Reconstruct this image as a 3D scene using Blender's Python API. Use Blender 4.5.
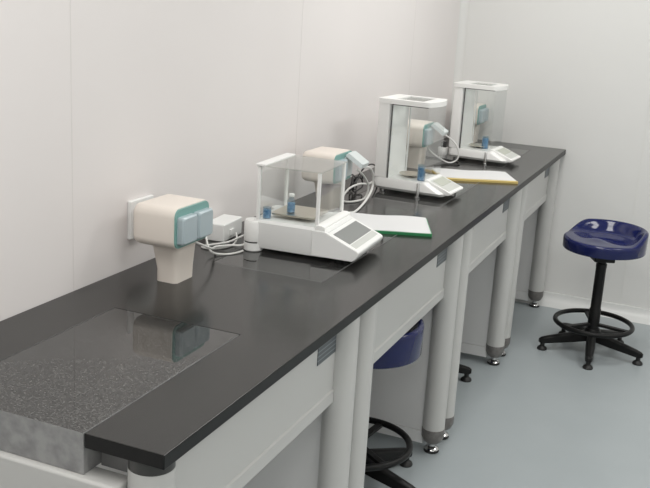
import bpy, bmesh, math, random
from mathutils import Vector, Matrix, Euler

PI = math.pi
R = math.radians
for o in list(bpy.data.objects):
    bpy.data.objects.remove(o)
S = bpy.context.scene
COL = S.collection

# ---------------------------------------------------------------- camera, world, lights, exposure
cam_d = bpy.data.cameras.new('camera')
cam = bpy.data.objects.new('camera', cam_d)
COL.objects.link(cam)
cam.location = (1.2856, -1.0952, 1.4842)
cam.rotation_euler = (1.3086, -0.0583, 0.4061)
cam_d.sensor_width = 36.0
cam_d.lens = 940.676 * 36.0 / 650.0
cam_d.clip_start = 0.05
S.camera = cam

world = bpy.data.worlds.new('world')
S.world = world
world.use_nodes = True
world.node_tree.nodes['Background'].inputs[0].default_value = (0.9, 0.95, 1.0, 1)
world.node_tree.nodes['Background'].inputs[1].default_value = 0.05

S.view_settings.view_transform = 'Standard'
S.view_settings.look = 'None'
S.view_settings.gamma = 1.0
S.view_settings.use_curve_mapping = False
S.view_settings.exposure = 0.0

LAMP_W = 19.0            # watts of every ceiling light
LAMP_COL = (1.0, 0.985, 0.955)
LAMPS = [(0.8, 2.3), (0.8, -0.3), (2.4, 2.3), (2.4, -0.3), (1.6, -2.4)]
CEIL = 2.65

# room: left wall is x=0, far wall is y=FAR
FAR = 3.64
RIGHT = 3.4
NEAR = -3.6

# ---------------------------------------------------------------- materials
def mat(name, col, rough=0.5, metal=0.0, spec=0.5, coat=0.0):
    m = bpy.data.materials.new(name)
    m.use_nodes = True
    b = m.node_tree.nodes['Principled BSDF']
    b.inputs['Base Color'].default_value = (*col, 1)
    b.inputs['Roughness'].default_value = rough
    b.inputs['Metallic'].default_value = metal
    b.inputs['Specular IOR Level'].default_value = spec
    b.inputs['Coat Weight'].default_value = coat
    return m

def noisy(m, scale, c0, c1, p0=0.35, p1=0.65, detail=4, bump=0.0):
    nt = m.node_tree
    b = nt.nodes['Principled BSDF']
    tc = nt.nodes.new('ShaderNodeTexCoord')
    n = nt.nodes.new('ShaderNodeTexNoise')
    n.inputs['Scale'].default_value = scale
    n.inputs['Detail'].default_value = detail
    r = nt.nodes.new('ShaderNodeValToRGB')
    r.color_ramp.elements[0].position = p0
    r.color_ramp.elements[0].color = (*c0, 1)
    r.color_ramp.elements[1].position = p1
    r.color_ramp.elements[1].color = (*c1, 1)
    nt.links.new(tc.outputs['Object'], n.inputs['Vector'])
    nt.links.new(n.outputs['Fac'], r.inputs['Fac'])
    nt.links.new(r.outputs['Color'], b.inputs['Base Color'])
    if bump:
        bp = nt.nodes.new('ShaderNodeBump')
        bp.inputs['Strength'].default_value = bump
        bp.inputs['Distance'].default_value = 0.002
        nt.links.new(n.outputs['Fac'], bp.inputs['Height'])
        nt.links.new(bp.outputs['Normal'], b.inputs['Normal'])
    return m

def glass(name, tint=(0.982, 0.99, 0.988), refl=0.03):
    m = bpy.data.materials.new(name)
    m.use_nodes = True
    nt = m.node_tree
    nt.nodes.clear()
    out = nt.nodes.new('ShaderNodeOutputMaterial')
    mix = nt.nodes.new('ShaderNodeMixShader')
    tr = nt.nodes.new('ShaderNodeBsdfTransparent')
    tr.inputs[0].default_value = (*tint, 1)
    gl = nt.nodes.new('ShaderNodeBsdfGlossy')
    gl.inputs['Roughness'].default_value = 0.02
    lw = nt.nodes.new('ShaderNodeLayerWeight')
    lw.inputs['Blend'].default_value = 0.5
    pw = nt.nodes.new('ShaderNodeMath'); pw.operation = 'POWER'; pw.inputs[1].default_value = 4.0
    ma = nt.nodes.new('ShaderNodeMath'); ma.operation = 'MULTIPLY_ADD'
    ma.inputs[1].default_value = 0.85; ma.inputs[2].default_value = refl
    nt.links.new(lw.outputs['Facing'], pw.inputs[0])
    nt.links.new(pw.outputs[0], ma.inputs[0])
    nt.links.new(ma.outputs[0], mix.inputs[0])
    nt.links.new(tr.outputs[0], mix.inputs[1])
    nt.links.new(gl.outputs[0], mix.inputs[2])
    nt.links.new(mix.outputs[0], out.inputs[0])
    return m

M = {}
M['wall_l'] = noisy(mat('warm_white_wall_panel', (0.7, 0.68, 0.66), 0.35, spec=0.3), 1.2, (0.81, 0.775, 0.765), (0.83, 0.795, 0.785))
M['wall_f'] = noisy(mat('white_wall_panel', (0.7, 0.69, 0.66), 0.35, spec=0.3), 1.2, (0.79, 0.79, 0.775), (0.81, 0.81, 0.795))
M['ceiling'] = mat('ceiling_white', (0.8, 0.8, 0.78), 0.8)
M['seam'] = mat('panel_seam', (0.75, 0.72, 0.705), 0.4)
M['seam_light'] = mat('white_cove_strip', (0.8, 0.8, 0.78), 0.4)
M['floor'] = noisy(mat('grey_blue_vinyl', (0.27, 0.3, 0.31), 0.35, spec=0.4), 3.0, (0.37, 0.41, 0.425), (0.39, 0.43, 0.445))
M['skirting'] = mat('white_skirting', (0.74, 0.75, 0.74), 0.35)
M['top'] = noisy(mat('black_worktop', (0.02, 0.02, 0.02), 0.2, spec=0.5), 6, (0.012, 0.0122, 0.0114), (0.0155, 0.0155, 0.0145))
M['top_edge'] = mat('black_worktop_edge', (0.006, 0.006, 0.006), 0.4, spec=0.3)
M['white_metal'] = mat('grey_white_painted_metal', (0.56, 0.56, 0.545), 0.35, spec=0.4)
M['panel'] = mat('grey_white_end_panel', (0.77, 0.77, 0.765), 0.4, spec=0.4)
M['collar'] = noisy(mat('grey_plastic_collar', (0.1, 0.1, 0.1), 0.4), 60, (0.15, 0.14, 0.135), (0.21, 0.2, 0.192))
M['joint'] = mat('dark_joint', (0.045, 0.045, 0.043), 0.35)
M['chrome'] = mat('chrome', (0.6, 0.6, 0.6), 0.18, metal=1.0)
M['rubber'] = mat('black_rubber', (0.012, 0.012, 0.012), 0.5)
M['undertray'] = mat('grey_board', (0.2, 0.2, 0.2), 0.5)
M['white'] = mat('white_instrument_plastic', (0.90, 0.90, 0.885), 0.3)
M['offwhite'] = mat('offwhite_instrument_plastic', (0.86, 0.865, 0.855), 0.35)
M['gasket'] = mat('dark_gasket', (0.1, 0.1, 0.1), 0.5)
M['glass'] = glass('clear_glass')
M['jar_glass'] = glass('jar_glass', (0.86, 0.93, 0.97), 0.12)
M['glass_lid'] = glass('glass_lid', (0.93, 0.945, 0.93), 0.11)
M['steel'] = mat('weighing_pan_steel', (0.62, 0.58, 0.5), 0.28, metal=1.0)
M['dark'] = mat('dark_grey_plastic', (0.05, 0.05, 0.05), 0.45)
M['screen'] = mat('grey_display_panel', (0.24, 0.25, 0.245), 0.3)
M['keypad'] = mat('pale_keypad', (0.60, 0.615, 0.585), 0.3)
M['keydisplay'] = mat('greenish_grey_display', (0.50, 0.52, 0.45), 0.25)
M['beige'] = mat('beige_plastic', (0.80, 0.735, 0.67), 0.4)
M['teal'] = mat('teal_plastic', (0.20, 0.385, 0.36), 0.4)
M['flap'] = mat('blue_grey_cover', (0.42, 0.50, 0.535), 0.3)
M['flap_white'] = mat('pale_cover_underside', (0.66, 0.71, 0.71), 0.35)
M['switch'] = mat('white_switch_plastic', (0.85, 0.85, 0.84), 0.3)
M['cable'] = mat('white_cable', (0.76, 0.76, 0.74), 0.4)
M['cable_dark'] = mat('dark_cable', (0.03, 0.03, 0.03), 0.4)
M['paper'] = mat('white_paper', (0.71, 0.715, 0.72), 0.7)
M['green'] = mat('green_cover', (0.03, 0.24, 0.09), 0.4)
M['yellow'] = mat('yellow_folder', (0.69, 0.53, 0.19), 0.5)
M['blue_seat'] = mat('glossy_navy_plastic', (0.007, 0.012, 0.085), 0.1, spec=0.5)
M['black_metal'] = mat('black_plastic', (0.008, 0.008, 0.008), 0.4, spec=0.25)
M['gel'] = noisy(mat('blue_silica_gel', (0.05, 0.15, 0.35), 0.6), 260, (0.05, 0.17, 0.36), (0.22, 0.42, 0.60))
M['lampcase'] = mat('lamp_case', (0.8, 0.8, 0.8), 0.4)

# polished granite: dark top with pale flecks, rough sawn grey sides
def granite_mats():
    t = mat('polished_granite', (0.05, 0.05, 0.05), 0.03, spec=0.75)
    nt = t.node_tree; b = nt.nodes['Principled BSDF']
    tc = nt.nodes.new('ShaderNodeTexCoord')
    v = nt.nodes.new('ShaderNodeTexNoise'); v.inputs['Scale'].default_value = 300; v.inputs['Detail'].default_value = 1
    r = nt.nodes.new('ShaderNodeValToRGB')
    r.color_ramp.elements[0].position = 0.42; r.color_ramp.elements[0].color = (0.009, 0.009, 0.0088, 1)
    r.color_ramp.elements[1].position = 0.64; r.color_ramp.elements[1].color = (0.070, 0.070, 0.068, 1)
    nt.links.new(tc.outputs['Object'], v.inputs['Vector']); nt.links.new(v.outputs['Fac'], r.inputs['Fac'])
    nt.links.new(r.outputs['Color'], b.inputs['Base Color'])
    s = mat('sawn_granite', (0.25, 0.25, 0.25), 0.7)
    noisy(s, 38, (0.22, 0.22, 0.222), (0.335, 0.335, 0.333), 0.3, 0.62, detail=8, bump=0.25)
    return t, s
M['granite'], M['granite_side'] = granite_mats()

# label plate with two pale lines
def sticker_mat():
    m = mat('label_plate', (0.1, 0.12, 0.14), 0.4)
    nt = m.node_tree; b = nt.nodes['Principled BSDF']
    tc = nt.nodes.new('ShaderNodeTexCoord'); sp = nt.nodes.new('ShaderNodeSeparateXYZ')
    mu = nt.nodes.new('ShaderNodeMath'); mu.operation = 'MULTIPLY'; mu.inputs[1].default_value = 2 * PI / 0.0105
    sn = nt.nodes.new('ShaderNodeMath'); sn.operation = 'SINE'
    r = nt.nodes.new('ShaderNodeValToRGB')
    r.color_ramp.elements[0].position = 0.6; r.color_ramp.elements[0].color = (0.085, 0.10, 0.112, 1)
    r.color_ramp.elements[1].position = 0.85; r.color_ramp.elements[1].color = (0.22, 0.245, 0.255, 1)
    nt.links.new(tc.outputs['Object'], sp.inputs[0]); nt.links.new(sp.outputs['Z'], mu.inputs[0])
    nt.links.new(mu.outputs[0], sn.inputs[0]); nt.links.new(sn.outputs[0], r.inputs['Fac'])
    nt.links.new(r.outputs['Color'], b.inputs['Base Color'])
    return m
M['sticker'] = sticker_mat()

# ---------------------------------------------------------------- geometry helpers
class MB:
    def __init__(s):
        s.bm = bmesh.new()
    def box(s, x0, x1, y0, y1, z0, z1):
        vs = [s.bm.verts.new((x, y, z)) for z in (z0, z1) for y in (y0, y1) for x in (x0, x1)]
        for f in ((0, 2, 3, 1), (4, 5, 7, 6), (0, 1, 5, 4), (2, 6, 7, 3), (0, 4, 6, 2), (1, 3, 7, 5)):
            s.bm.faces.new([vs[i] for i in f])
        return s
    def loft(s, rings, cap=True):
        vr = [[s.bm.verts.new(p) for p in r] for r in rings]
        n = len(vr[0])
        for a, b in zip(vr, vr[1:]):
            for i in range(n):
                j = (i + 1) % n
                s.bm.faces.new((a[i], a[j], b[j], b[i]))
        if cap:
            s.bm.faces.new(list(reversed(vr[0])))
            s.bm.faces.new(vr[-1])
        return s
    def lathe(s, prof, c=(0, 0, 0), seg=32):
        rings = []
        for r, z in prof:
            rings.append([(c[0] + r * math.cos(2 * PI * i / seg), c[1] + r * math.sin(2 * PI * i / seg), c[2] + z) for i in range(seg)])
        return s.loft(rings)
    def prism(s, poly, axis, a0, a1):
        def P(u, v, w):
            return {'y': (u, w, v), 'x': (w, u, v), 'z': (u, v, w)}[axis]
        return s.loft([[P(u, v, a0) for u, v in poly], [P(u, v, a1) for u, v in poly]])
    def tube(s, pts, r, seg=10, closed=False, smooth=8):
        pts = [Vector(p) for p in pts]
        n = len(pts); out = []
        if smooth:
            rng = range(n) if closed else range(n - 1)
            for i in rng:
                if closed:
                    p0, p1, p2, p3 = pts[(i - 1) % n], pts[i], pts[(i + 1) % n], pts[(i + 2) % n]
                else:
                    p0, p1, p2, p3 = pts[max(i - 1, 0)], pts[i], pts[i + 1], pts[min(i + 2, n - 1)]
                for k in range(smooth):
                    t = k / smooth
                    out.append(0.5 * ((2 * p1) + (p2 - p0) * t + (2 * p0 - 5 * p1 + 4 * p2 - p3) * t * t + (3 * p1 - p0 - 3 * p2 + p3) * t ** 3))
            if not closed:
                out.append(pts[-1])
        else:
            out = pts
        m = len(out); rings = []
        up = Vector((0, 0, 1))
        for i in range(m):
            a = out[(i - 1) % m] if (closed or i > 0) else out[i]
            b = out[(i + 1) % m] if (closed or i < m - 1) else out[i]
            d = (b - a).normalized()
            if i == 0:
                if abs(d.dot(up)) > 0.9: up = Vector((1, 0, 0))
                e = d.cross(up).normalized()
            else:
                e = (e - d * e.dot(d)).normalized()
            g = d.cross(e)
            rings.append([tuple(out[i] + e * (r * math.cos(2 * PI * k / seg)) + g * (r * math.sin(2 * PI * k / seg))) for k in range(seg)])
        if closed:
            vr = [[s.bm.verts.new(p) for p in q] for q in rings]
            for i in range(m):
                a, b = vr[i], vr[(i + 1) % m]
                for k in range(seg):
                    j = (k + 1) % seg
                    s.bm.faces.new((a[k], a[j], b[j], b[k]))
        else:
            s.loft(rings)
        return s
    def torus(s, c, Rr, r, seg=64, sub=12):
        return s.tube([(c[0] + Rr * math.cos(2 * PI * i / seg), c[1] + Rr * math.sin(2 * PI * i / seg), c[2]) for i in range(seg)], r, sub, True, 0)
    def build(s, name, m, parent=None, bevel=0.0, seg=2, ang=35, loc=None, rot=None):
        bmesh.ops.recalc_face_normals(s.bm, faces=s.bm.faces)
        me = bpy.data.meshes.new(name)
        s.bm.to_mesh(me); s.bm.free()
        for mm in (m if isinstance(m, (list, tuple)) else [m]):
            me.materials.append(mm)
        for p in me.polygons: p.use_smooth = True
        me.set_sharp_from_angle(angle=R(ang))
        o = bpy.data.objects.new(name, me)
        COL.objects.link(o)
        if parent: o.parent = parent
        if loc: o.location = loc
        if rot: o.rotation_euler = rot
        if bevel:
            b = o.modifiers.new('bevel', 'BEVEL')
            b.width = bevel; b.segments = seg; b.limit_method = 'ANGLE'; b.angle_limit = R(40)
            b.harden_normals = True
        return o

def tag(o, label, cat, group=None):
    o['label'] = label; o['category'] = cat
    if group: o['group'] = group
    return o

def thing(name, label, cat, loc=(0, 0, 0), rz=0.0, group=None):
    o = bpy.data.objects.new(name, None)
    o.empty_display_size = 0.05
    COL.objects.link(o)
    o.location = loc; o.rotation_euler = (0, 0, rz)
    return tag(o, label, cat, group)

def struct(o):
    o['kind'] = 'structure'
    return o

def copy_tree(o, parent=None):
    c = o.copy(); COL.objects.link(c)
    c.parent = parent
    for ch in list(o.children):
        copy_tree(ch, c)
    return c

def rrect(x0, x1, y0, y1, r, seg=5):
    pts = []
    for cx, cy, a in ((x1 - r, y1 - r, 0), (x0 + r, y1 - r, 90), (x0 + r, y0 + r, 180), (x1 - r, y0 + r, 270)):
        for k in range(seg + 1):
            t = R(a + 90 * k / seg)
            pts.append((cx + r * math.cos(t), cy + r * math.sin(t)))
    return pts

# ---------------------------------------------------------------- the room
struct(MB().box(-0.1, RIGHT + 0.1, NEAR - 0.1, FAR + 0.1, -0.1, 0).build('floor', M['floor']))
struct(MB().box(-0.1, RIGHT + 0.1, NEAR - 0.1, FAR + 0.1, CEIL, CEIL + 0.1).build('ceiling', M['ceiling']))
struct(MB().box(-0.1, 0, NEAR - 0.1, FAR + 0.1, 0, CEIL).build('wall_left', M['wall_l']))
struct(MB().box(0, RIGHT, FAR, FAR + 0.1, 0, CEIL).build('wall_far', M['wall_f']))
struct(MB().box(RIGHT, RIGHT + 0.1, NEAR - 0.1, FAR + 0.1, 0, CEIL).build('wall_right', M['wall_f']))
struct(MB().box(0, RIGHT, NEAR - 0.1, NEAR, 0, CEIL).build('wall_near', M['wall_f']))
# joints between the wall panels: slim cover strips
k = 1
for y in (-0.612, 0.556, 1.724, 2.892):
    struct(MB().box(0, 0.0004, y - 0.0014, y + 0.0014, 0, CEIL).build('trim_%d' % k, M['seam'])); k += 1
for x in (0.956, 2.12):
    struct(MB().box(x - 0.003, x + 0.003, FAR - 0.0015, FAR, 0.09, CEIL).build('trim_%d' % k, M['seam_light'])); k += 1
# rounded cove strip in the corner of the two walls
cove = [(0.0, FAR), (0.0, FAR - 0.035)] + [(0.035 - 0.035 * math.cos(R(a)), FAR - 0.035 + 0.035 * math.sin(R(a))) for a in (15, 30, 45, 60, 75)] + [(0.035, FAR)]
struct(MB().prism(cove, 'z', 0, CEIL).build('trim_%d' % k, M['wall_f'])); k += 1
struct(MB().box(0.0355, 0.0405, FAR - 0.002, FAR, 0.8, CEIL).build('trim_%d' % k, M['seam_light'])); k += 1
# low cove skirting
def skirting(name, poly, axis, a0, a1):
    struct(MB().prism(poly, axis, a0, a1).build(name, M['skirting'], bevel=0.0015))
skirting('baseboard_far', [(FAR, 0), (FAR - 0.075, 0), (FAR - 0.072, 0.002), (FAR - 0.045, 0.009), (FAR - 0.024, 0.024), (FAR - 0.013, 0.046), (FAR - 0.011, 0.058), (FAR, 0.058)], 'x', 0.0, RIGHT)
skirting('baseboard_left', [(0, 0), (0.03, 0), (0.016, 0.01), (0.01, 0.03), (0.006, 0.05), (0, 0.05)], 'y', NEAR, FAR - 0.076)

# ceiling lights
for i, (x, y) in enumerate(LAMPS):
    t = thing('ceiling_light', ['recessed white ceiling light above the far balances', 'recessed white ceiling light above the near end of the bench',
               'recessed white ceiling light over the far floor aisle', 'recessed white ceiling light over the near floor aisle',
               'recessed white ceiling light over the end of the room behind the viewer'][i], 'lamp', (x, y, CEIL), group='ceiling lights')
    MB().box(-0.32, 0.32, -0.62, 0.62, -0.03, 0).build('case', M['lampcase'], t, bevel=0.003)
    ld = bpy.data.lights.new('lamp_light', 'AREA')
    ld.shape = 'RECTANGLE'; ld.size = 0.56; ld.size_y = 1.16
    ld.energy = LAMP_W; ld.color = LAMP_COL
    lo = bpy.data.objects.new('lamp_light', ld)
    COL.objects.link(lo); lo.parent = t; lo.location = (0, 0, -0.034)

# ---------------------------------------------------------------- the bench
D = 0.596           # depth
H = 0.80
TT = 0.0254         # worktop thickness
UB = H - TT
SLAB_X = (0.1453, 0.4481)
SLABS = [(0.0, 0.5088), (0.9335, 1.535), (1.935, 2.54), (2.87, 3.47)]
PAIRS = [0.0, 0.897, 1.812, 2.712, FAR - 0.005]
GRT = 0.0723        # granite thickness

def plate(name, m, x0, x1, y0, y1, z0, z1, holes, parent=None, bevel=0.0):
    """slab with rectangular cut-outs, one connected mesh"""
    g = 0.0
    xs = sorted({x0, x1, *[h[0] for h in holes], *[h[1] for h in holes]})
    ys = sorted({y0, y1, *[h[2] for h in holes], *[h[3] for h in holes]})
    b = MB(); vv = {}
    def V(x, y, z):
        key = (round(x, 5), round(y, 5), z)
        if key not in vv: vv[key] = b.bm.verts.new((x, y, z))
        return vv[key]
    solid = {}
    for i in range(len(xs) - 1):
        for j in range(len(ys) - 1):
            cx, cy = (xs[i] + xs[i + 1]) / 2, (ys[j] + ys[j + 1]) / 2
            solid[i, j] = not any(h[0] < cx < h[1] and h[2] < cy < h[3] for h in holes)
    for (i, j), s in solid.items():
        if not s: continue
        a, c, d, e = xs[i], xs[i + 1], ys[j], ys[j + 1]
        b.bm.faces.new((V(a, d, z1), V(c, d, z1), V(c, e, z1), V(a, e, z1)))
        b.bm.faces.new((V(a, e, z0), V(c, e, z0), V(c, d, z0), V(a, d, z0)))
        if not solid.get((i - 1, j)): b.bm.faces.new((V(a, d, z0), V(a, d, z1), V(a, e, z1), V(a, e, z0)))
        if not solid.get((i + 1, j)): b.bm.faces.new((V(c, d, z0), V(c, e, z0), V(c, e, z1), V(c, d, z1)))
        if not solid.get((i, j - 1)): b.bm.faces.new((V(a, d, z0), V(c, d, z0), V(c, d, z1), V(a, d, z1)))
        if not solid.get((i, j + 1)): b.bm.faces.new((V(a, e, z0), V(a, e, z1), V(c, e, z1), V(c, e, z0)))
    return b, name, m, parent, bevel

G = 0.0015
holes = [(SLAB_X[0] - G, SLAB_X[1] + G, (a - 0.05 if i == 0 else a - G), b + G) for i, (a, b) in enumerate(SLABS)]
holes[0] = (holes[0][0], holes[0][1], 0.0, holes[0][3])
b, n, m, p, bv = plate('worktop', None, 0.001, D, 0.0, FAR - 0.003, UB, H, holes)
o = b.build('worktop', [M['top'], M['top_edge']], bevel=0.0018)
for f in o.data.polygons:
    if abs(f.normal.z) < 0.5: f.material_index = 1
tag(o, 'long black laboratory worktop running along the left wall to the far wall', 'worktop')

# granite slabs let into the worktop
slab_labels = ['bare speckled polished granite slab at the open near end of the bench',
               'polished granite slab set into the worktop beneath the low glass balance nearest the camera',
               'polished granite slab set into the worktop beneath the middle tall balance',
               'polished granite slab set into the worktop beneath the farthest balance']
for i, (a, c) in enumerate(SLABS):
    g = MB().box(0, SLAB_X[1] - SLAB_X[0], 0, c - a, 0, GRT).build('granite_slab', [M['granite'], M['granite_side']], bevel=0.0008, loc=(SLAB_X[0], a, H - GRT))
    for f in g.data.polygons:
        if f.normal.z < 0.5: f.material_index = 1
    tag(g, slab_labels[i], 'granite slab', 'granite slabs in the bench')

# table frames under the worktop
LX, LR = 0.549, 0.0375
def make_leg(t, x, y, zj):
    l = MB().lathe([(LR, 0.085), (LR, zj)], (x, y, 0), 40).build('leg', M['white_metal'], t)
    MB().lathe([(LR - 0.0006, zj), (LR - 0.0006, UB - 0.0004)], (x, y, 0), 40).build('top_joint', M['joint'], l)
    MB().lathe([(0.022, 0.034), (0.031, 0.042), (LR + 0.0006, 0.058), (LR + 0.0012, 0.088)], (x, y, 0), 40).build('collar', M['collar'], l, ang=50)
    MB().lathe([(0.024, 0.0085), (0.026, 0.011), (0.022, 0.016), (0.012, 0.021), (0.0105, 0.036)], (x, y, 0), 28).build('levelling_foot', M['chrome'], l, ang=50)
    MB().lathe([(0.025, 0.0), (0.0265, 0.003), (0.0255, 0.0085)], (x, y, 0), 28).build('foot_pad', M['rubber'], l)
frame_labels = ['grey white table frame carrying the near end of the bench with the bare granite slab',
                'grey white table frame over the half hidden blue stool, second section from the near end',
                'grey white table frame under the yellow folder, third section from the near end',
                'grey white table frame against the far wall, last and smallest section of the bench']
for i in range(4):
    y0, y1 = PAIRS[i], PAIRS[i + 1]
    ya, yb = y0 + (0.0385 if i == 0 else 0.0595), y1 - (0.095 if i == 3 else 0.0595)
    t = thing('table_frame', frame_labels[i], 'table frame', (0, 0, 0), group='table frames under the bench')
    for x in (0.055, LX):
        for y in (ya, yb):
            make_leg(t, x, y, 0.754 if (i == 0 and y == ya) else 0.7695)
    # front rail with a proud lower lip
    fa, fb = ya + LR + 0.0004, yb - LR - 0.0004
    ap = MB()
    ap.prism([(0.530, 0.593), (0.547, 0.593), (0.547, UB - 0.0006), (0.530, UB - 0.0006)], 'y', fa, fb)
    a = ap.build('apron', M['white_metal'], t)
    MB().prism([(0.527, 0.556), (0.547, 0.556), (0.5505, 0.559), (0.5505, 0.5885), (0.547, 0.593), (0.527, 0.593)], 'y', fa, fb).build('apron_lip', M['white_metal'], a, bevel=0.001)
    yc = fb + 0.002 if i == 0 else fb
    sw = 0.103
    MB().box(0, 0.0016, -sw / 2, sw / 2, -0.029, 0.029).build('label_plate', M['sticker'], a, loc=(0.5472, fb - sw / 2 - 0.002, 0.7145))
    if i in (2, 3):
        MB().box(0.5472, 0.556, fa + 0.06, fa + 0.10, UB - 0.05, UB - 0.0008).build('dark_block', M['dark'], a, bevel=0.001)  # small dark block at the apron's upper edge, towards its near end
    # end panels between front and back legs
    for k, y in enumerate((ya, yb)):
        if i == 0 and k == 0:
            # the open near end: a rail carries the granite
            MB().box(0.004, 0.515, -0.012, 0.036, 0.60, H - GRT - 0.0004).build('end_rail', M['white_metal'], t, bevel=0.006, seg=3)
            MB().box(SLAB_X[1] + 0.004, 0.545, 0.0405, 0.05, H - GRT - 0.0004, UB - 0.0006).build('packing_board', M['undertray'], t)
            continue
        pn = MB().box(0.045, 0.518, y - 0.011, y + 0.011, 0.072, 0.762).build('end_panel', M['panel'], t)
        MB().box(0.045, 0.518, y - 0.0135, y + 0.0135, 0.026, 0.0705).build('kick_rail', M['panel'], pn, bevel=0.001)
    MB().box(0.012, 0.03, ya, yb, 0.60, 0.70).build('back_rail', M['white_metal'], t)

# ---------------------------------------------------------------- wall plate and bench sockets
t = thing('wall_socket', 'white wall plate behind the closed beige pedestal socket nearest the camera', 'socket', (0, 0.812, 0.922))
MB().box(0.0, 0.011, -0.05, 0.05, -0.048, 0.048).build('plate', M['switch'], t, bevel=0.003)
MB().box(0.0112, 0.0145, -0.036, 0.036, -0.032, 0.032).build('rocker', M['switch'], t, bevel=0.002)

def pedestal_socket(y, label, opened):
    t = thing('pedestal_socket', label, 'socket', (0.13, y, H), group='pedestal sockets along the wall')
    # tapered column
    def ring(x0, x1, w, z, r):
        return [(px, py, z) for px, py in rrect(x0, x1, -w, w, r)]
    MB().loft([ring(-0.021, 0.036, 0.041, 0.0, 0.012), ring(-0.021, 0.037, 0.0415, 0.03, 0.012), ring(-0.03, 0.040, 0.047, 0.082, 0.014), ring(-0.034, 0.043, 0.053, 0.097, 0.016)]).build('column', M['beige'], t)
    # rounded head
    rings = []
    prof = rrect(-0.078, 0.078, 0.091, 0.189, 0.022, 7)
    for x, s in ((-0.062, 0.86), (-0.060, 0.93), (-0.053, 0.985), (-0.044, 1.0), (0.047, 1.0), (0.050, 0.985)):
        rings.append([(x, py * (1 - (1 - s) * 0.55), 0.140 + (pz - 0.140) * s) for py, pz in prof])
    MB().loft(rings).build('head', M['beige'], t, ang=50)
    # teal front frame
    fr = MB()
    fr.loft([[(0.0495, py, pz) for py, pz in rrect(-0.0755, 0.0755, 0.0935, 0.1865, 0.018, 7)], [(0.0535, py, pz) for py, pz in rrect(-0.0745, 0.0745, 0.0945, 0.1855, 0.017, 7)]])
    face = fr.build('front_frame', M['teal'], t)
    for k, yy in enumerate((-0.0355, 0.0355)):
        if opened and k == 1:
            MB().loft([[(0.0536, yy + py, pz) for py, pz in rrect(-0.033, 0.033, 0.105, 0.172, 0.005)], [(0.058, yy + py, pz) for py, pz in rrect(-0.032, 0.032, 0.106, 0.171, 0.005)]]).build('outlet', M['flap_white'], t)
            f = MB()
            f.loft([[(0.0, py, pz) for py, pz in rrect(-0.034, 0.034, -0.068, 0.0, 0.006)], [(0.013, py, pz) for py, pz in rrect(-0.031, 0.031, -0.065, -0.003, 0.006)]])
            c = f.build('socket_cover', M['flap_white'], t, loc=(0.056, yy, 0.178), rot=(0, R(-58), 0))
            c['label'] = 'pale cover lifted open'
        else:
            f = MB()
            f.loft([[(0.0536, yy + py, pz) for py, pz in rrect(-0.0325, 0.0325, 0.104, 0.169, 0.005)],
                    [(0.066, yy + py, pz) for py, pz in rrect(-0.0325, 0.0325, 0.104, 0.169, 0.006)],
                    [(0.0705, yy + py, pz) for py, pz in rrect(-0.029, 0.029, 0.1075, 0.1655, 0.006)]])
            f.build('socket_cover', M['flap'], t)
    return t
pedestal_socket(0.762, 'beige pedestal socket nearest the camera, both blue grey covers closed, unobstructed by glass', False)
pedestal_socket(1.700, 'beige pedestal socket with a lifted cover behind the low glass balance', True)
pedestal_socket(2.635, 'beige pedestal socket with a lifted cover seen through the middle balance', True)
pedestal_socket(3.528, 'pedestal socket seen through the glass of the farthest balance', False)

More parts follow.
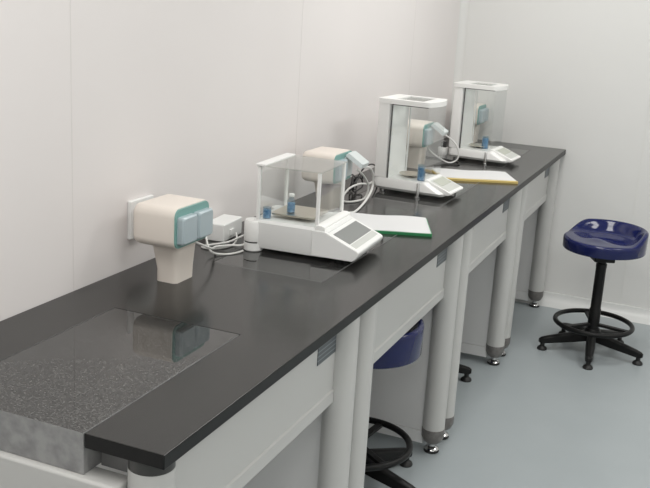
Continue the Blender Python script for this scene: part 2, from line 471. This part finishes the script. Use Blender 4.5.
# ---------------------------------------------------------------- balances
def low_balance():
    t = thing('precision_balance', 'white balance with a low clear glass draught shield on four posts, nearest the camera', 'balance', (0.183, 1.082, H), R(2.5))
    W = 0.206
    # housing
    MB().loft([[(px, py, 0.012) for px, py in rrect(-0.008, 0.205, 0.004, W - 0.004, 0.012)], [(px, py, 0.026) for px, py in rrect(-0.012, 0.209, 0.0, W, 0.014)],
               [(px, py, 0.082) for px, py in rrect(-0.012, 0.209, 0.0, W, 0.014)], [(px, py, 0.089) for px, py in rrect(-0.006, 0.203, 0.005, W - 0.005, 0.012)]]).build('housing', M['offwhite'], t, ang=30)
    # sloping console
    poly = [(0.165, 0.014), (0.280, 0.014), (0.289, 0.02), (0.297, 0.034), (0.297, 0.041), (0.291, 0.045), (0.20, 0.0835), (0.165, 0.0835)]
    c = MB().prism(poly, 'y', -0.003, W + 0.003).build('console', M['offwhite'], t, bevel=0.003)
    MB().prism([(0.172, 0.083), (0.201, 0.083), (0.199, 0.094), (0.189, 0.0975), (0.175, 0.097)], 'y', 0.0, W).build('shield_rim', M['white'], t, bevel=0.002)
    sl = math.atan2(0.0385, 0.091)
    d = Vector((math.cos(sl), 0, -math.sin(sl))); nn = Vector((math.sin(sl), 0, math.cos(sl)))
    def on(u, h): return Vector((0.20, 0, 0.0835)) + d * u + nn * h
    def patch(name, m, u0, u1, v0, v1, h=0.0012):
        b = MB()
        lo = [on(u0, 0.0), on(u1, 0.0)]; hi = [on(u0, h), on(u1, h)]
        b.loft([[(lo[0].x, v0, lo[0].z), (lo[1].x, v0, lo[1].z), (lo[1].x, v1, lo[1].z), (lo[0].x, v1, lo[0].z)],
                [(hi[0].x, v0, hi[0].z), (hi[1].x, v0, hi[1].z), (hi[1].x, v1, hi[1].z), (hi[0].x, v1, hi[0].z)]])
        return b.build(name, m, c)
    patch('display', M['screen'], 0.021, 0.072, 0.014, W - 0.014)
    patch('key_strip', M['keypad'], 0.075, 0.093, 0.012, W - 0.012, 0.0008)
    # rear levelling feet
    for y in (0.0165, W - 0.0165):
        f = MB().lathe([(0.0255, 0.0275), (0.0265, 0.03), (0.0265, 0.078), (0.023, 0.0845)], (-0.008, y, 0), 36).build('rear_foot', M['white'], t)
        MB().lathe([(0.0245, 0.0235), (0.0245, 0.0275)], (-0.008, y, 0), 36).build('dark_ring', M['dark'], f)
        MB().lathe([(0.023, 0.0), (0.0265, 0.003), (0.0265, 0.0235)], (-0.008, y, 0), 36).build('foot_wheel', M['offwhite'], f)
    for y in (0.03, W - 0.03):
        MB().lathe([(0.011, 0.0), (0.012, 0.002), (0.012, 0.0135)], (0.235, y, 0), 20).build('front_foot', M['rubber'], t)
    # glass shield
    zt, zb = 0.233, 0.089
    for (x, y) in ((0.006, 0.008), (0.175, 0.008), (0.175, W - 0.010), (0.006, W - 0.010)):
        MB().box(x - 0.0045, x + 0.0045, y - 0.0045, y + 0.0045, zb if x < 0.1 else 0.0975, zt).build('shield_post', M['white'], t, bevel=0.0015)
    for (a, b2, c2, d2) in ((0.011, 0.170, 0.007, 0.009), (0.011, 0.170, W - 0.011, W - 0.009)):
        MB().box(a, b2, c2, d2, zb + 0.0005, zt).build('side_glass', M['glass'], t)
    MB().box(0.174, 0.176, 0.013, W - 0.0155, 0.098, zt).build('front_glass', M['glass'], t)
    MB().box(0.005, 0.007, 0.013, W - 0.0155, zb + 0.0005, zt).build('rear_glass', M['glass'], t)
    MB().box(0.026, 0.182, 0.0, W - 0.002, zt + 0.0005, zt + 0.0035).build('glass_lid', M['glass_lid'], t)
    MB().box(-0.002, 0.0255, -0.001, W - 0.001, zt + 0.0005, zt + 0.007).build('lid_rail', M['white'], t, bevel=0.0015)
    # weighing pan
    MB().lathe([(0.012, 0.0892), (0.012, 0.099)], (0.092, 0.100, 0), 20).build('pan_stem', M['dark'], t)
    MB().prism(rrect(0.028, 0.152, 0.038, 0.162, 0.012), 'z', 0.099, 0.1035).build('weighing_pan', M['steel'], t)
    return t
low_balance()

def tall_balance(loc, rz, label):
    t = thing('analytical_balance', label, 'balance', loc, rz, 'tall analytical balances')
    W = 0.188
    # base, rising a little to the back
    MB().loft([[(px, py, 0.012) for px, py in rrect(0.004, 0.262, 0.010, W - 0.010, 0.02)],
               [(px, py, 0.022) for px, py in rrect(0.0, 0.262, 0.0, W, 0.02)],
               [(px, py, 0.047) for px, py in rrect(0.0, 0.213, 0.0, W, 0.02)],
               [(px, py, 0.055) for px, py in rrect(0.003, 0.204, 0.003, W - 0.003, 0.018)]]).build('base', M['white'], t, ang=40)
    MB().prism([(0.20, 0.0165), (0.278, 0.0165), (0.288, 0.021), (0.288, 0.028), (0.198, 0.063), (0.186, 0.063), (0.186, 0.03)], 'y', 0.022, W - 0.022).build('console', M['white'], t, bevel=0.0035)
    sl = math.atan2(0.035, 0.09)
    d = Vector((math.cos(sl), 0, -math.sin(sl))); nn = Vector((math.sin(sl), 0, math.cos(sl)))
    def patch(name, m, u0, u1, v0, v1, h):
        P = [Vector((0.198, 0, 0.063)) + d * u + nn * hh for hh in (0.0, h) for u in (u0, u1)]
        b = MB()
        b.loft([[(P[0].x, v0, P[0].z), (P[1].x, v0, P[1].z), (P[1].x, v1, P[1].z), (P[0].x, v1, P[0].z)],
                [(P[2].x, v0, P[2].z), (P[3].x, v0, P[3].z), (P[3].x, v1, P[3].z), (P[2].x, v1, P[2].z)]])
        return b.build(name, m, t)
    k = patch('keypad', M['keypad'], 0.008, 0.086, 0.030, W - 0.030, 0.001)
    k2 = patch('display', M['keydisplay'], 0.014, 0.052, 0.042, W - 0.042, 0.0018)
    k2.parent = k
    # rear housing
    MB().loft([[(px, py, 0.0555) for px, py in rrect(0.0, 0.050, 0.001, W - 0.001, 0.008)], [(px, py, 0.318) for px, py in rrect(0.0, 0.046, 0.001, W - 0.001, 0.008)]]).build('rear_housing', M['white'], t)
    # top cover with a bowed front edge
    top = rrect(-0.003, 0.188, -0.002, W + 0.002, 0.012)
    bow = [(x + (0.020 * (1 - ((y - W / 2) / (W / 2)) ** 2) if x > 0.1 else 0), y) for x, y in top]
    n = len(bow)
    extra = []
    for i in range(n):
        extra.append(bow[i])
        x, y = bow[i]; x2, y2 = bow[(i + 1) % n]
        if x > 0.15 and x2 > 0.15 and abs(y2 - y) > 0.05:
            for q in range(1, 8):
                yy = y + (y2 - y) * q / 8
                extra.append((0.188 + 0.020 * (1 - ((yy - W / 2) / (W / 2)) ** 2), yy))
    hx0, hx1, hy0, hy1 = 0.056, 0.158, 0.026, W - 0.026
    fr = MB()
    front = [(x, y) for x, y in extra if x > 0.1]
    front = sorted(front, key=lambda q: q[1])
    outer_rear = sorted([(x, y) for x, y in extra if x <= 0.1], key=lambda q: -q[1])
    loop = front + outer_rear
    # outer rim walls and the two annular faces, one closed frame mesh
    hole = []
    for x, y in loop:
        hole.append((min(max(x, hx0), hx1), min(max(y, hy0), hy1)))
    z0, z1 = 0.3185, 0.335
    def vs(pts, z): return [fr.bm.verts.new((x, y, z)) for x, y in pts]
    ot, ob, it, ib = vs(loop, z1), vs(loop, z0), vs(hole, z1), vs(hole, z0)
    nl = len(loop)
    for q in range(nl):
        w = (q + 1) % nl
        for fa4 in ((ot[q], ot[w], it[w], it[q]), (ob[w], ob[q], ib[q], ib[w]), (ob[q], ob[w], ot[w], ot[q]), (it[q], it[w], ib[w], ib[q])):
            fr.bm.faces.new(fa4)
    bmesh.ops.remove_doubles(fr.bm, verts=fr.bm.verts, dist=1e-5)
    bmesh.ops.dissolve_degenerate(fr.bm, edges=fr.bm.edges, dist=1e-5)
    tc = fr.build('top_cover', M['white'], t)
    MB().box(hx0 + 0.0004, hx1 - 0.0004, hy0 + 0.0004, hy1 - 0.0004, 0.328, 0.3315).build('top_pane', M['glass_lid'], tc)
    # glass
    MB().box(0.0545, 0.186, 0.004, 0.0065, 0.0555, 0.315).build('side_door', M['glass'], t)
    MB().box(0.0545, 0.186, W - 0.0065, W - 0.004, 0.0555, 0.315).build('side_door', M['glass'], t)
    MB().box(0.187, 0.1895, 0.004, W - 0.004, 0.0635, 0.318).build('front_glass', M['glass'], t)
    for y, g in ((0.0, 'gasket'), (W - 0.0065, 'offwhite')):
        MB().box(0.0505, 0.0542, y, y + 0.0065, 0.0555, 0.318).build('door_edge', M[g], t)
        MB().box(0.055, 0.186, y + 0.0005, y + 0.0060, 0.3155, 0.318).build('door_edge', M[g], t)
    # weighing pan and ring
    MB().lathe([(0.010, 0.0552), (0.010, 0.063)], (0.110, W / 2, 0), 20).build('pan_stem', M['dark'], t)
    MB().lathe([(0.044, 0.063), (0.045, 0.0645), (0.045, 0.066), (0.042, 0.066)], (0.110, W / 2, 0), 40).build('weighing_pan', M['steel'], t)
    # levelling feet
    for x, y in ((0.028, 0.03), (0.028, W - 0.03)):
        f = MB().lathe([(0.011, 0.0), (0.012, 0.003), (0.012, 0.008), (0.0075, 0.0085), (0.0075, 0.0125)], (x, y, 0), 20).build('levelling_foot', M['chrome'], t)
    # slim levelling screws standing beside the base near its front
    for y in (-0.0075, W + 0.0075):
        MB().lathe([(0.010, 0.0), (0.0105, 0.004), (0.006, 0.006), (0.006, 0.050), (0.0045, 0.053)], (0.176, y, 0), 20).build('levelling_screw', M['chrome'], t)
    return t
B2 = (0.163, 2.050)
B3 = (0.190, 2.925)
tall_balance((B2[0], B2[1], H), R(-3), 'white tall analytical balance with glass doors in front of the yellow folder')
tall_balance((B3[0], B3[1], H), R(-3), 'white tall analytical balance with glass doors by the far wall')

# small glass jars of blue silica gel, standing inside the balances
def jar(loc, r, h, fill, label, stopper=False):
    t = thing('desiccant_jar', label, 'jar', loc, group='jars of blue silica gel')
    MB().lathe([(r - 0.0014, 0.0014), (r - 0.0014, fill)], (0, 0, 0), 24).build('silica_gel', M['gel'], t)
    if stopper:
        MB().lathe([(r - 0.0004, 0.0), (r, 0.001), (r, h * 0.6), (r * 0.55, h * 0.76), (r * 0.55, h * 0.84)], (0, 0, 0), 24).build('glass_body', M['jar_glass'], t)
        MB().lathe([(r * 0.62, h * 0.84), (r * 0.7, h * 0.86), (r * 0.7, h * 0.97), (r * 0.55, h)], (0, 0, 0), 20).build('stopper', M['white'], t)
    else:
        MB().lathe([(r - 0.0004, 0.0), (r, 0.001), (r, h), (r - 0.001, h), (r - 0.001, fill + 0.0012)], (0, 0, 0), 24).build('glass_body', M['jar_glass'], t)
    return t
jar((0.2035, 1.1135, 0.8892), 0.0115, 0.030, 0.024, 'short jar of blue gel at the rear corner of the low glass balance')
jar((0.2530, 1.1580, 0.9037), 0.0115, 0.052, 0.026, 'taller stoppered bottle of blue gel on the weighing pan of the low balance', True)
jar((0.3310, 2.0840, 0.8553), 0.0148, 0.056, 0.046, 'glass of blue gel in the front corner of the middle tall balance')
jar((0.3370, 2.9950, 0.8553), 0.0148, 0.054, 0.046, 'glass of blue gel inside the farthest tall balance')

# ---------------------------------------------------------------- papers
def paper_stack(corner, ang, cover, cname, w, d, nsheet, label, cat, out):
    t = thing(cname, label, cat, (corner[0], corner[1], H), R(ang))
    MB().prism(rrect(-w, 0.0, 0.0, d, 0.003), 'z', 0.0003, 0.0055).build('cover', cover, t)
    MB().box(-w, 0.0, 0.0, out, 0.0055, 0.0085).build('spine', cover, t, bevel=0.0008)
    b = MB()
    n = 14
    for kx in range(1):
        rings = []
        for i in range(n + 1):
            x = -w + 0.002 + (w - 0.006) * i / n
            rings.append([(x, out + 0.0005, 0.0057), (x, d - 0.003, 0.0057), (x, d - 0.003, 0.0098 + 0.0015 * math.sin(i * 0.7)), (x, out + 0.0005, 0.0096 + 0.0006 * math.sin(i * 0.9))])
        b.loft(rings)
    b.build('sheets', M['paper'], t)
    return t
paper_stack((0.547, 1.530), 21.7, M['green'], 'notepad', 0.297, 0.212, 1, 'white sheets on a green edged pad lying beside the low glass balance', 'notepad', 0.004)
paper_stack((0.587, 2.553), 26.0, M['yellow'], 'folder', 0.310, 0.206, 1, 'white sheets on a yellow folder lying between the two tall balances', 'folder', 0.016)

# ---------------------------------------------------------------- adapters and cables
t = thing('power_adapter', 'pale grey box shaped adapter by the wall, left of the low glass balance', 'adapter', (0.046, 1.165, H), R(4))
MB().box(-0.034, 0.026, -0.055, 0.067, 0.0, 0.050).build('box', M['offwhite'], t, bevel=0.004)
MB().box(0.026, 0.0305, -0.02, 0.004, 0.012, 0.03).build('cord_inlet', M['white'], t, bevel=0.001)
t = thing('drum_adapter', 'white drum shaped adapter at the rear of the farthest balance', 'adapter', (0.160, 2.962, H))
MB().lathe([(0.018, 0.0), (0.0185, 0.003), (0.0185, 0.009)], (0, 0, 0), 30).build('foot_ring', M['offwhite'], t)
MB().lathe([(0.0225, 0.0095), (0.024, 0.012), (0.024, 0.042), (0.022, 0.045)], (0, 0, 0), 32).build('drum', M['white'], t)
MB().box(-0.012, 0.012, -0.012, 0.012, 0.0455, 0.072).build('plug', M['dark'], t, bevel=0.002)

def cable(pts, r, m, label):
    o = MB().tube(pts, r, 10).build('cable', m)
    return tag(o, label, 'cable', 'cables on the bench')
Z = H + 0.0032
cable([(0.155, 0.790, 0.893), (0.150, 0.855, 0.866), (0.140, 0.930, 0.836), (0.098, 1.030, Z + 0.008), (0.120, 1.062, Z + 0.008), (0.150, 1.080, Z + 0.01), (0.164, 1.150, Z + 0.014)], 0.0030, M['cable'],
      'white cable hanging from the nearest closed pedestal socket to the low balance')
cable([(0.0885, 1.158, H + 0.02), (0.100, 1.140, Z + 0.004), (0.112, 1.085, Z), (0.085, 1.030, Z), (0.052, 1.038, Z), (0.098, 1.095, Z + 0.0065), (0.120, 1.150, Z + 0.018), (0.135, 1.230, Z + 0.02), (0.165, 1.256, Z + 0.03)], 0.0028, M['cable'],
      'white cable looping from the pale box shaped adapter to the low balance')
cable([(0.050, 1.060, H + 0.066), (0.07, 1.02, H + 0.05), (0.105, 0.985, Z + 0.01), (0.135, 1.0, Z), (0.158, 1.035, Z), (0.162, 1.062, Z)], 0.0026, M['cable'],
      'short white cable curling over the worktop beside the pale box adapter')
cable([(0.212, 1.790, 0.930), (0.212, 1.870, 0.916), (0.210, 1.918, 0.880), (0.206, 1.925, 0.836), (0.214, 1.850, 0.808), (0.240, 1.690, 0.8040), (0.228, 1.645, 0.8040), (0.185, 1.56, 0.8040), (0.155, 1.42, 0.806), (0.160, 1.34, 0.83), (0.172, 1.30, 0.845)], 0.0040, M['cable'],
      'thick white cable arching from the lifted cover behind the low balance')
cable([(0.200, 1.785, 0.921), (0.200, 1.850, 0.890), (0.198, 1.908, 0.845), (0.192, 1.900, 0.8052), (0.186, 1.830, 0.8042), (0.160, 1.800, 0.8042), (0.142, 1.815, 0.8120), (0.148, 1.850, 0.838), (0.162, 1.910, 0.847), (0.170, 1.98, 0.838), (0.160, 2.045, 0.832), (0.157, 2.09, 0.835)], 0.0036, M['cable'],
      'white cable forming a ring on the worktop before the middle tall balance')
coil = []
for q in range(44):
    a = q * 2 * PI / 11.0
    coil.append((0.112 + 0.022 * math.sin(a * 0.37 + 1.0), 1.985 + 0.040 * math.cos(a), 0.8335 + 0.0265 * math.sin(a + 0.4 * math.sin(q * 0.5)) + 0.002 * math.sin(q * 1.7)))
coil += [(0.115, 2.06, 0.868), (0.112, 2.12, 0.876), (0.105, 2.20, 0.868), (0.100, 2.27, 0.84), (0.09, 2.31, 0.8035)]
cable(coil, 0.0028, M['cable_dark'],
      'tangled dark cable by the wall between the low and the middle balance')
cable([(0.203, 2.760, 0.930), (0.200, 2.825, 0.919), (0.235, 2.845, 0.892), (0.257, 2.850, 0.857), (0.258, 2.850, 0.822), (0.242, 2.840, 0.8046), (0.220, 2.810, 0.8060), (0.170, 2.780, 0.838), (0.148, 2.765, 0.862), (0.150, 2.735, 0.880)], 0.0034, M['cable'],
      'white cable looping from the pedestal socket behind the middle balance')
cable([(0.200, 2.700, 0.8036), (0.235, 2.780, 0.8036), (0.275, 2.800, 0.8036), (0.255, 2.860, 0.8036), (0.185, 2.885, 0.8036), (0.10, 2.90, 0.8036)], 0.0032, M['cable_dark'],
      'dark cable lying flat on the worktop behind the yellow folder')

# ---------------------------------------------------------------- stools
def make_stool(name, x, y, base_deg, back_deg, seat_z, label):
    t = thing(name, label, 'stool', (x, y, 0), 0, 'blue swivel stools')
    # base
    for k in range(5):
        a = R(base_deg + 72 * k)
        b = MB()
        rings = []
        for s, w, h, zc in ((0.012, 0.021, 0.024, 0.080), (0.08, 0.0205, 0.021, 0.068), (0.16, 0.018, 0.017, 0.055), (0.205, 0.0165, 0.0145, 0.0475), (0.224, 0.014, 0.012, 0.044), (0.233, 0.008, 0.008, 0.042)):
            rings.append([(s, cy, zc + cz) for cy, cz in ((-w, -h), (w, -h), (w * 0.85, h * 0.7), (w * 0.4, h), (-w * 0.4, h), (-w * 0.85, h * 0.7))])
        b.loft(rings)
        l = b.build('base_leg', M['black_metal'], t, bevel=0.002, rot=(0, 0, a))
        MB().lathe([(0.021, 0.0), (0.0225, 0.004), (0.020, 0.010), (0.014, 0.015), (0.010, 0.018), (0.010, 0.040)], (0.215, 0, 0), 24).build('glide', M['rubber'], l)
    MB().lathe([(0.030, 0.052), (0.036, 0.058), (0.036, 0.100), (0.030, 0.112)], (0, 0, 0), 32).build('hub', M['black_metal'], t)
    MB().lathe([(0.0255, 0.112), (0.0255, 0.20), (0.0225, 0.205), (0.0225, seat_z - 0.135), (0.0235, seat_z - 0.13), (0.0235, seat_z - 0.116)], (0, 0, 0), 28).build('column', M['black_metal'], t)
    MB().lathe([(0.0185, seat_z - 0.1158), (0.0185, seat_z - 0.1023)], (0, 0, 0), 20).build('piston', M['black_metal'], t)
    # foot ring with two flat spokes
    fr = MB().torus((0, 0, 0.136), 0.166, 0.0105).build('foot_ring', M['black_metal'], t)
    for k in range(3):
        a = R(base_deg + 24 + 120 * k)
        b = MB().box(0.024, 0.160, -0.011, 0.011, 0.126, 0.138)
        b.build('spoke', M['black_metal'], fr, bevel=0.002, rot=(0, 0, a))
    MB().box(-0.045, 0.045, -0.040, 0.040, seat_z - 0.102, seat_z - 0.0505).build('seat_plate', M['black_metal'], t, bevel=0.004, rot=(0, 0, R(23)))
    # moulded saddle seat with a raised back rim
    b = MB(); bm = b.bm
    NA = 72
    def sm(x): x = max(0.0, min(1.0, x)); return x * x * (3 - 2 * x)
    def rise(th):   # 0 at the front, 1 round the back
        d = abs((th + PI) % (2 * PI) - PI)
        return sm((R(106) - d) / R(46))
    def rad(th):
        return 0.177 + 0.005 * math.cos(2 * th)
    rhos = [0.0, 0.1, 0.2, 0.3, 0.4, 0.5, 0.58, 0.65, 0.71, 0.77, 0.82, 0.87, 0.91, 0.94, 0.965, 0.985, 1.0]
    def top(rho, th):
        rs = rise(th)
        xb, yb = rho * math.cos(th), rho * math.sin(th)
        z = -0.020 * (1 - sm((rho - 0.30) / 0.55)) * sm((xb + 0.40) / 0.55)      # bowl towards the back
        z += 0.046 * rs * sm((rho - 0.70) / 0.25)                              # back rim
        z += 0.008 * math.exp(-((xb + 0.28) / 0.28) ** 2 - (yb / 0.22) ** 2)    # low ridge in the middle of the front
        if rho > 0.94:
            e = (rho - 0.94) / 0.06
            z -= 0.007 * e * e
        return z
    rings = []
    c0 = bm.verts.new((0, 0, seat_z + top(0, 0)))
    for rho in rhos[1:]:
        ring = []
        for i in range(NA):
            th = 2 * PI * i / NA
            ring.append(bm.verts.new((rho * rad(th) * math.cos(th), rho * rad(th) * math.sin(th), seat_z + top(rho, th))))
        rings.append(ring)
    for rr, zz in ((1.004, None), (0.997, -0.047), (0.985, -0.051), (0.93, -0.0505), (0.6, -0.05), (0.2, -0.05)):
        ring = []
        for i in range(NA):
            th = 2 * PI * i / NA
            z = (top(1.0, th) - 0.008) if zz is None else zz
            ring.append(bm.verts.new((rr * rad(th) * math.cos(th), rr * rad(th) * math.sin(th), seat_z + z)))
        rings.append(ring)
    for i in range(NA):
        bm.faces.new((c0, rings[0][i], rings[0][(i + 1) % NA]))
    for a, c in zip(rings, rings[1:]):
        for i in range(NA):
            j = (i + 1) % NA
            bm.faces.new((a[i], c[i], c[j], a[j]))
    bm.faces.new(rings[-1])
    b.build('seat', M['blue_seat'], t, ang=60, rot=(0, 0, R(back_deg)))
    return t
make_stool('swivel_stool', 0.897, 3.03, 204, 64, 0.526, 'blue seated stool standing on the open floor before the far wall')
make_stool('swivel_stool', 0.392, 1.432, 58.6, -35, 0.505, 'blue seated stool half hidden under the second section of the bench')
make_stool('swivel_stool', 0.292, 2.338, 20, 200, 0.575, 'stool under the third bench section, only a black foot showing past the legs')
